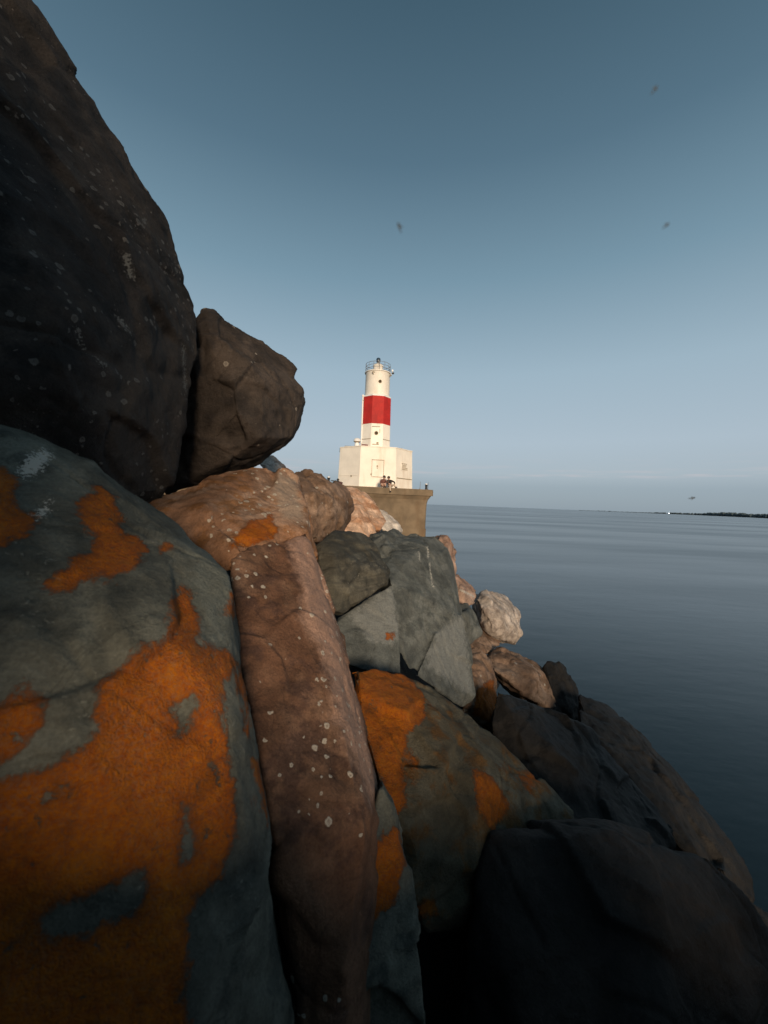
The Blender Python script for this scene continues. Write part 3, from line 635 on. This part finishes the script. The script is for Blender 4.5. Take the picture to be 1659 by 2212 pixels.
bm = bmesh.new(); add_lathe(bm, [(.40, Z4 + .06), (.40, Z4 + .58), (.44, Z4 + .60), (.44, Z4 + .66), (.16, Z4 + .86)], 24); from_bm('lantern_room', bm, M_LW, lh)
lamp = None
bm = bmesh.new(); add_lathe(bm, [(.10, Z4 + .86), (.10, Z4 + .95), (.16, Z4 + .97), (.17, Z4 + 1.06), (.17, Z4 + 1.22), (.12, Z4 + 1.29), (.03, Z4 + 1.32)], 16); lamp = from_bm('beacon_lamp', bm, M_BLUE, lh, True)
bm = bmesh.new(); add_tube(bm, [(.05, -.45, Z4 + .10), (.05, -.45, Z4 + .84), (.03, -.2, Z4 + .92)], .03, 6); from_bm('conduit', bm, M_TRIM, lh)
# small weather instruments at the rail
bm = bmesh.new(); add_tube(bm, [(.98, -.40, Z4 - .1), (1.12, -.45, Z4 + .02), (1.12, -.45, Z4 + .16)], .03, 6); add_box(bm, (1.12, -.45, Z4 + .22), (.14, .14, .16), bev=.03); from_bm('sensor', bm, M_OWHITE, lh)
bm = bmesh.new(); add_box(bm, (1.16, -.5, Z4 + .01), (.18, .16, .12), bev=.03); from_bm('floodlight', bm, M_BLK, lh)
bm = bmesh.new(); add_tube(bm, [(.92, -.40, Z4 - .22), (1.06, -.46, Z4 - .14)], .05, 8); from_bm('bracket', bm, M_TRIM, lh)
bm = bmesh.new(); add_tube(bm, [(-.44, -.90, Z4 - .32), (-.52, -1.02, Z4 - .14)], .035, 6); add_tube(bm, [(-.44, -.90, Z4 - .10), (-.34, -.98, Z4 - .16)], .025, 6); from_bm('bracket', bm, M_TRIM, lh)
def disc_part(name, c, n, r, depth, mat, parent, rim=None):
    n = Vector(n).normalized(); q = n.to_track_quat('Z', 'Y').to_matrix(); c = Vector(c)
    b1 = bmesh.new(); add_lathe(b1, [(r, -depth), (r, depth * .6), (r * .85, depth)], 20)
    for v in b1.verts: v.co = q @ v.co + c
    p = from_bm(name, b1, mat, parent)
    if rim:
        b2 = bmesh.new(); vs = [[], [], [], []]
        prof = ((r * 1.0, -depth), (r * 1.0, depth * 1.6), (r * 1.28, depth * 1.6), (r * 1.28, -depth))
        add_loft(b2, [[(q @ Vector((rr * math.cos(t), rr * math.sin(t), zz))) + c for rr, zz in prof] for t in [2 * math.pi * i / 20 for i in range(21)]], False)
        from_bm('rim', b2, rim, p)
    return p
disc_part('porthole', (.10, -.985, Z4 - .86), (.1, -1, 0), .105, .03, M_DARK, lh, M_TRIM)
yT = -(TW * 1.02) / 2
# door in the shaft with its own porthole, sill and bar
bm = bmesh.new(); add_box(bm, (-.10, yT - .008, Z1 + 1.08), (.60, .04, 1.34), bev=.01); sd_ = from_bm('shaft_door', bm, M_LW, lh)
disc_part('porthole', (-.06, yT - .03, Z1 + 1.27), (0, -1, 0), .12, .025, M_DARK, sd_, M_TRIM)
for nm, c, sz in (('door_head', (-.10, yT - .035, Z1 + 1.78), (.64, .05, .03)), ('door_sill', (-.08, yT - .035, Z1 + .38), (.52, .05, .035)), ('hinge', (.21, yT - .03, Z1 + 1.45), (.035, .03, .3)), ('latch', (.06, yT - .04, Z1 + .5), (.16, .03, .13))):
    bm = bmesh.new(); add_box(bm, c, sz); from_bm(nm, bm, M_TRIM, sd_)
for f, a0, a1 in ((-1, -.46, .46), (1, -.44, .44)):
    bm = bmesh.new(); R = Matrix.Rotation(f * math.pi / 4, 3, 'Z'); add_box(bm, R @ Vector((0, yT - .015, Z1 + .82)), (.9, .05, .035), rot=R); from_bm('ledge', bm, M_TRIM, lh)
# vertical pipe on the left flank of the tower
pl_ = Matrix.Rotation(-math.pi / 2 * .78, 3, 'Z') @ Vector((0, yT - .12, 0))
bm = bmesh.new(); add_tube(bm, [pl_ + Vector((0, 0, Z1)), pl_ + Vector((0, 0, Z3 + .02))], .065, 10); pp = from_bm('drain_pipe', bm, M_OWHITE, lh, True)
for z_ in (Z1 + .5, Z2, Z3 - .3):
    bm = bmesh.new(); add_box(bm, pl_ * .96 + Vector((0, 0, z_)), (.16, .16, .05)); from_bm('clamp', bm, M_TRIM, pp)
bm = bmesh.new(); bmesh.ops.create_uvsphere(bm, u_segments=12, v_segments=8, radius=.10, matrix=Matrix.Translation(pl_ + Vector((0, 0, Z3 + .08)))); from_bm('cap', bm, M_OWHITE, pp, True)
# house door, plaque, bands
def face_box(name, face, a, z, w, h, out, mat, parent, d=.05):
    R = Matrix.Rotation(face * math.pi / 4, 3, 'Z'); tilt = Matrix.Rotation(-math.atan((1 - TS) * WB / HB), 3, 'X')
    bm = bmesh.new(); add_box(bm, fr(face, a, z, out), (w, d, h), rot=R @ tilt, bev=.004); return from_bm(name, bm, mat, parent)
hd = face_box('house_door', 0, -.02, 1.42, .86, 1.22, .012, M_LB, lh)
for nm, a, z_, w, h in (('door_frame', -.02, 2.06, .94, .04), ('door_frame', .43, 1.42, .035, 1.26), ('door_frame', -.47, 1.42, .018, 1.26), ('door_frame', .02, .80, .84, .03)):
    face_box(nm, 0, a, z_, w, h, .028, M_TRIM, hd)
face_box('warning_mark', 0, -.06, 1.58, .11, .17, .034, M_TRIM, hd, .02); face_box('warning_mark', 0, -.06, 1.42, .08, .05, .034, M_TRIM, hd, .02)
face_box('hook', 0, -.52, .98, .05, .13, .03, M_TRIM, lh)
face_box('ledge', 1, 0, .80, 1.98, .05, .03, M_TRIM, lh)
face_box('ledge', -1, 0, .86, 1.9, .03, .012, M_LB, lh)
pq = face_box('plaque', 1, -.02, 1.72, .80, .66, .008, M_LB, lh, .03)
rngp = random.Random(4)
for r_ in range(5):                                     # five rows of dark lettering, too small to be read
    x = -.36 + (0.06 if r_ in (1, 2, 3) else 0); end = .36 - (0.10 if r_ in (1, 2) else 0)
    while x < end:
        w = rngp.uniform(.035, .085)
        face_box('letter', 1, x + w / 2 - .02, 1.94 - r_ * .11, w, .072, .024, M_TRIM, pq, .012); x += w + rngp.choice((.018, .018, .03, .06))
disc_part('vent', fr(-1, .28, .82, .01), Matrix.Rotation(-math.pi / 4, 3, 'Z') @ Vector((0, -1, 0)), .07, .03, M_TRIM, lh)
# fog signal and gear on the house roof
fx, fy = -1.55, -1.35
bm = bmesh.new(); add_lathe(bm, [(.30, 0), (.30, .12), (.20, .16), (.20, .34), (.14, .36), (.14, .46), (.26, .50), (.28, .60), (.20, .72), (.05, .76)], 18, (fx, fy, HB + .07)); from_bm('fog_signal', bm, M_OWHITE, lh, True)
bm = bmesh.new(); add_lathe(bm, [(.15, .40), (.26, .46), (.27, .49), (.15, .495)], 18, (fx, fy, HB + .07)); from_bm('fog_signal_louvre', bm, M_TRIM, lh)
M_MAROON = flat_mat('maroon_tarp', (.17, .03, .03), .7, .3, 4)
bm = bmesh.new(); add_box(bm, (-.98, -1.55, HB + .25), (.52, .4, .16), bev=.05); add_box(bm, (-.92, -1.55, HB + .14), (.40, .3, .14), bev=.02); from_bm('gear_box', bm, M_MAROON, lh)
bm = bmesh.new(); add_box(bm, (-2.25, -1.5, HB + .11), (.5, .4, .09), bev=.02); from_bm('hatch', bm, M_RAIL, lh)
bm = bmesh.new(); add_box(bm, (1.75, -1.6, HB + .13), (.45, .4, .12), bev=.04); from_bm('hatch', bm, M_RAIL, lh)

# ------------------------------------------------------------------ things on the pier
def bollard(u, inward, label, h=.40):
    o = empty('bollard', on_pier(u, inward)); tag(o, label, 'bollard', 'iron bollards on the pier')
    bm = bmesh.new(); add_lathe(bm, [(.14, 0), (.14, .02), (.095, .04), (.085, h * .6), (.10, h * .85), (.12, h * .92), (.12, h)], 16); from_bm('post', bm, M_BLK, o, True)
    bm = bmesh.new(); add_lathe(bm, [(.095, h + .001), (.09, h + .05), (.05, h + .09), (.01, h + .10)], 14); from_bm('cap', bm, M_OWHITE, o, True)
    return o
bollard(920.5, .55, 'black iron bollard with a pale cap, at the free corner of the concrete pier')
bollard(709.5, .9, 'black iron bollard with a pale cap, seen over the brown crest boulder', .55)
def rod(u, inward, h, label):
    o = empty('metal_rod', on_pier(u, inward)); tag(o, label, 'rod')
    bm = bmesh.new(); add_tube(bm, [(0, 0, .02), (.02, 0, h * .6), (.03, 0, h)], [.022, .02, .014], 8); from_bm('shaft', bm, M_RAIL, o)
    bm = bmesh.new(); add_lathe(bm, [(.07, 0), (.07, .02), (.03, .05)], 10); from_bm('foot', bm, M_BLK, o)
rod(906.8, .6, .62, 'thin upright metal rod on the pier, between the lighthouse and the corner bollard')
rod(924.0, .7, .60, 'thin upright metal rod standing just behind the corner bollard')
cl = empty('mooring_cleat', on_pier(728, 1.0), PA); cl.location.z += .02; tag(cl, 'low rusty mooring cleat with one long horn, at the left foot of the lighthouse house', 'cleat')
M_RUST = flat_mat('rusty_iron', (.085, .035, .032), .8, .4, 9)
bm = bmesh.new(); add_box(bm, (.10, 0, .12), (.56, .26, .24), bev=.05); from_bm('base', bm, M_RUST, cl)
bm = bmesh.new(); add_tube(bm, [(.1, 0, .28), (-.2, 0, .30), (-.48, 0, .33)], [.06, .05, .025], 8); from_bm('horn', bm, M_BLK, cl)
bm = bmesh.new(); add_tube(bm, [(.1, 0, .26), (.28, 0, .22), (.42, 0, .18)], [.07, .06, .05], 8); from_bm('horn', bm, M_RUST, cl)
bm = bmesh.new(); add_lathe(bm, [(.07, .24), (.06, .36), (.09, .38), (.10, .44), (.06, .50), (.01, .51)], 12, (.06, 0, 0)); from_bm('knob', bm, M_BLK, cl, True)

# ------------------------------------------------------------------ two people on the pier's edge
M_SKIN = flat_mat('skin', (.55, .34, .25), .6, .1); M_HAIR = flat_mat('dark_hair', (.035, .022, .015), .6, .3, 30)
M_BROWNJ = flat_mat('maroon_brown_cloth', (.15, .062, .045), .85, .25, 20); M_BLKC = flat_mat('black_cloth', (.022, .017, .016), .85, .3, 20)
M_PALEC = flat_mat('pale_cloth', (.55, .43, .33), .85, .15, 20); M_SHOE = flat_mat('dark_shoe', (.03, .02, .016), .6, .2)
def skin_mesh(name, chains, mat, parent, root, sub=1):
    """chains: lists of (x, y, z, r); equal points are welded so limbs grow from the trunk"""
    bm = bmesh.new(); lay = bm.verts.layers.skin.verify(); idx = {}
    def get(p):
        k = tuple(round(c, 3) for c in p[:3])
        if k not in idx:
            v = bm.verts.new(p[:3]); v[lay].radius = (p[3], p[3]); v[lay].use_root = (k == root); idx[k] = v
        return idx[k]
    for ch in chains:
        for a, b in zip(ch, ch[1:]):
            va, vb = get(a), get(b)
            if va is not vb and bm.edges.get((va, vb)) is None: bm.edges.new((va, vb))
    me = bpy.data.meshes.new(name); bm.to_mesh(me); bm.free()
    o = bpy.data.objects.new(name, me); COL.objects.link(o)
    k = o.modifiers.new('k', 'SKIN'); k.use_smooth_shade = True
    sb = o.modifiers.new('s', 'SUBSURF'); sb.levels = sub; sb.render_levels = sub
    bpy.context.view_layer.update()
    m2 = bpy.data.meshes.new_from_object(o.evaluated_get(bpy.context.evaluated_depsgraph_get()))
    o.modifiers.clear(); o.data = m2; bpy.data.meshes.remove(me); m2.materials.clear(); m2.materials.append(mat)
    if parent: o.parent = parent
    return o
def person(loc, rz, pose, jacket, legs, label):
    root = empty('person', loc, rz); tag(root, label, 'person', 'couple sitting on the pier edge')
    J = {k: Vector(v) for k, v in pose.items()}
    def pt(k, r): return (*J[k], r)
    spine = [pt('hip', .13), pt('waist', .12), pt('chest', .145), pt('neck', .055), pt('head0', .085), pt('head', .098), pt('head1', .075)]
    body = [spine]; slv = [[pt('hip', .15), pt('waist', .142), pt('chest', .168), pt('neck', .075)]]; trs = [[pt('waist', .13), pt('hip', .15)]]
    for s_ in 'LR':
        body.append([pt('chest', .145), pt('sh' + s_, .062), pt('el' + s_, .045), pt('wr' + s_, .03)])
        slv.append([pt('chest', .168), pt('sh' + s_, .078), pt('el' + s_, .060), pt('wr' + s_, .045)][:4 if pose.get('sleeve', 1) else 3])
        body.append([pt('hip', .13), pt('th' + s_, .088), pt('kn' + s_, .062), pt('an' + s_, .04)])
        trs.append([pt('hip', .15), pt('th' + s_, .10), pt('kn' + s_, .075), pt('an' + s_, .055)][:4 if legs[1] else 3])
        # palm and five fingers rooted at the wrist, curling down
        w = J['wr' + s_]; dr = (w - J['el' + s_]).normalized(); sd2 = dr.cross(Vector((0, -1, .3))).normalized()
        up = sd2.cross(dr)
        palm = w + dr * .06
        body.append([pt('wr' + s_, .03), (*palm, .032)])
        for j, ln in enumerate((.062, .075, .08, .074)):
            b = palm + sd2 * (-.03 + .02 * j) + dr * .02
            body.append([(*palm, .032), (*b, .010), (*(b + dr * ln * .6 - up * .012), .009), (*(b + dr * ln - up * .035), .008)])
        tb = palm - dr * .03 + sd2 * -.035
        body.append([pt('wr' + s_, .03), (*tb, .012), (*(tb + dr * .045 - sd2 * .015 - up * .01), .010)])
    o = skin_mesh('body', body, M_SKIN, root, tuple(round(c, 3) for c in J['hip']))
    skin_mesh('jacket', slv, jacket, root, tuple(round(c, 3) for c in J['hip']))
    skin_mesh('trousers', trs, legs[0], root, tuple(round(c, 3) for c in J['waist']))
    h = J['head']; hd_ = (J['head1'] - J['head0']).normalized(); face = Vector(pose['face']).normalized()
    bm = bmesh.new(); bmesh.ops.create_uvsphere(bm, u_segments=16, v_segments=10, radius=.118, matrix=Matrix.Translation(h + hd_ * .035 - face * .028))
    bmesh.ops.create_uvsphere(bm, u_segments=12, v_segments=8, radius=.075, matrix=Matrix.Translation(h - hd_ * .06 - face * .075)); from_bm('hair', bm, M_HAIR, root, True)
    sdv = face.cross(hd_).normalized()
    for sg_ in (-1, 1):
        bm = bmesh.new(); bmesh.ops.create_uvsphere(bm, u_segments=8, v_segments=6, radius=.012, matrix=Matrix.Translation(h + face * .096 + sdv * .032 * sg_)); from_bm('eye', bm, M_BLK, root)
        bm = bmesh.new(); bmesh.ops.create_uvsphere(bm, u_segments=8, v_segments=6, radius=.026, matrix=Matrix.Translation(h + sdv * .102 * sg_ - hd_ * .01)); from_bm('ear', bm, M_SKIN, root)
    bm = bmesh.new(); add_tube(bm, [h + face * .09 + hd_ * .01, h + face * .118 - hd_ * .03], [.010, .016], 6); from_bm('nose', bm, M_SKIN, root)
    bm = bmesh.new(); add_tube(bm, [h + face * .095 - hd_ * .058 - sdv * .025, h + face * .102 - hd_ * .06, h + face * .095 - hd_ * .058 + sdv * .025], .008, 6); from_bm('mouth', bm, M_BROWNJ, root)
    for s_ in 'LR':
        a, t = J['an' + s_], J['to' + s_]
        bm = bmesh.new(); add_tube(bm, [a + Vector((0, .05, -.01)), a + Vector((0, 0, -.02)), (a + t) / 2, t, t + (t - a) * .12], [.03, .05, .048, .042, .015], 10); from_bm('shoe', bm, M_SHOE, root, True)
person(on_pier(841.5, .42), PA * .6, dict(hip=(0, .05, .13), waist=(-.01, .04, .27), chest=(-.04, -.02, .46), neck=(-.08, -.06, .60), head0=(-.10, -.08, .66), head=(-.115, -.10, .74), head1=(-.12, -.10, .81),
    shL=(-.22, -.05, .53), elL=(-.26, -.24, .36), wrL=(-.12, -.33, .30), shR=(.14, -.02, .54), elR=(.36, -.06, .44), wrR=(.33, -.26, .26),
    thL=(-.09, -.04, .12), knL=(-.06, -.44, .13), anL=(-.04, -.53, -.26), toL=(-.02, -.66, -.32), thR=(.09, -.04, .12), knR=(.27, -.36, .24), anR=(.40, -.24, .06), toR=(.50, -.36, .05), face=(-.35, -1, -.15)),
    M_BLKC, (M_PALEC, True), 'person in black top, elbow out, one pale leg dangling over the pier lip')
person(on_pier(826, .40), PA * .6, dict(hip=(0, .05, .13), waist=(.02, .03, .28), chest=(.05, -.04, .48), neck=(.09, -.08, .62), head0=(.10, -.10, .68), head=(.11, -.12, .76), head1=(.11, -.12, .83),
    shL=(-.12, -.05, .54), elL=(-.20, -.2, .32), wrL=(-.06, -.36, .26), shR=(.22, -.08, .54), elR=(.26, -.28, .36), wrR=(.14, -.38, .30),
    thL=(-.09, -.04, .12), knL=(-.14, -.36, .28), anL=(.02, -.30, .05), toL=(.13, -.36, .05), thR=(.09, -.04, .12), knR=(.16, -.38, .28), anR=(.14, -.34, .06), toR=(.20, -.46, .05), face=(.45, -1, -.25)),
    M_BROWNJ, (M_SKIN, False), 'person in maroon-brown top leaning on a companion, knees drawn up')

# ------------------------------------------------------------------ far shore with its light
M_TREE = flat_mat('dark_far_trees', (.062, .088, .098), .9, .3, .05); M_SHORE = flat_mat('shore_earth', (.05, .05, .045), .95, .3, .02)
def shore_pt(u):
    t = (u - 1370) / (1820 - 1370); d = 2300 * max(0, 1 - t) ** 1.4 + 560
    p = P(u, 1110, d); p.z = 0; return p, d
us = np.linspace(1250, 1860, 70)
bm = bmesh.new(); A = []; B_ = []
for u in us:
    p, d = shore_pt(u); out = Vector((p.x, p.y, 0)).normalized()
    A.append((bm.verts.new(p + Vector((0, 0, -1))), bm.verts.new(p + out * 12 + Vector((0, 0, 1.2))), bm.verts.new(p + out * 160 + Vector((0, 0, 2.5))), bm.verts.new(p + out * 170 + Vector((0, 0, -1)))))
for a, b in zip(A, A[1:]):
    for i in range(3): bm.faces.new((a[i], b[i], b[i + 1], a[i + 1]))
tag(from_bm('far_shore', bm, M_SHORE), kind='structure')
rt = random.Random(9); bm = bmesh.new(); ico = bmesh.new(); bmesh.ops.create_icosphere(ico, subdivisions=2, radius=1)
base = [v.co.copy() for v in ico.verts]; fs = [[v.index for v in f.verts] for f in ico.faces]; ico.free()
vv = []; ff = []
for k in range(620):
    u = 1290 + 560 * rt.random() ** .75; p, d = shore_pt(u); out = Vector((p.x, p.y, 0)).normalized()
    hgt = (4.5 + 8.5 * min(1, max(0, (u - 1400) / 130))) * rt.uniform(.6, 1.1) * (1 + .18 * math.sin(u * .045))
    q = p + out * rt.uniform(14, 110); r = hgt * rt.uniform(.4, .62); o0 = len(vv)
    for c in base:
        j = rt.uniform(.8, 1.2); vv.append((q.x + c.x * r * j, q.y + c.y * r * j, 1.0 + hgt * .48 + c.z * hgt * .52 * j))
    ff += [[i + o0 for i in f] for f in fs]
me = bpy.data.meshes.new('far_treeline'); me.from_pydata(vv, [], ff); bm.free()
tag(link('far_treeline', me, M_TREE), 'low dark line of trees along the far shore', 'trees', kind='stuff')
p, d = shore_pt(1445); p = p * .97; p.z = 0
hl = empty('harbour_light', p); tag(hl, 'tiny white harbour light glowing in front of the dark far shore', 'light')
bm = bmesh.new(); add_lathe(bm, [(2.2, -1.5), (2.0, .9), (.5, 1.0), (.35, 3.2), (.6, 3.3), (.6, 3.5)], 14); from_bm('tower', bm, M_OWHITE, hl)
bm = bmesh.new(); bmesh.ops.create_uvsphere(bm, u_segments=14, v_segments=10, radius=1.7, matrix=Matrix.Translation((0, 0, -1.0 + 4.9)))
for v in bm.verts: v.co.z = 3.5 + (v.co.z - 2.8) * .8
from_bm('lamp', bm, flat_mat('lit_lamp', (.9, .95, 1), .4, 0, emit=((.9, .97, 1), 10.0)), hl, True)

# ------------------------------------------------------------------ midges in the air
M_BUG = flat_mat('midge_body', (.05, .06, .07), .6, .2); M_WING = flat_mat('midge_wing', (.12, .13, .14), .4, .2)
def midge(u, v, d, ln, ang, label):
    o = empty('midge', P(u, v, d)); tag(o, label, 'insect', 'midges flying in the air')
    ax = (RGT * math.cos(ang) + UPV * math.sin(ang)).normalized(); sd_ = ax.cross(FWD).normalized(); up = -FWD
    bm = bmesh.new(); add_tube(bm, [ax * -.5 * ln, ax * -.3 * ln, ax * .1 * ln, ax * .3 * ln, ax * .42 * ln, ax * .5 * ln], [x * ln for x in (.02, .05, .07, .10, .07, .03)], 8); from_bm('body', bm, M_BUG, o, True)
    for s_ in (-1, 1):
        r0 = ax * .25 * ln; tip = r0 + (sd_ * s_ * .22 + up * .3 - ax * .5) * ln; wd_ = ax * .10 * ln
        bm = bmesh.new(); th = up * .004 * ln
        ring = [r0, (r0 + tip) / 2 + wd_, tip + wd_ * .4, tip - wd_ * .5, (r0 + tip) / 2 - wd_]
        add_loft(bm, [[p - th for p in ring], [p + th for p in ring]]); from_bm('wing', bm, M_WING, o)
midge(863, 492, .36, .0100, rad(108), 'blurred midge hanging high in the clear sky above the lighthouse lamp')
midge(1413, 195, .33, .0095, rad(55), 'blurred midge in the darkest, highest part of the sky')
midge(1438, 488, .34, .0080, rad(40), 'faint blurred midge in the mid sky, away from the lighthouse')
midge(1494, 1076, .75, .0140, rad(8), 'midge just above the far shore, sharpest of the swarm')
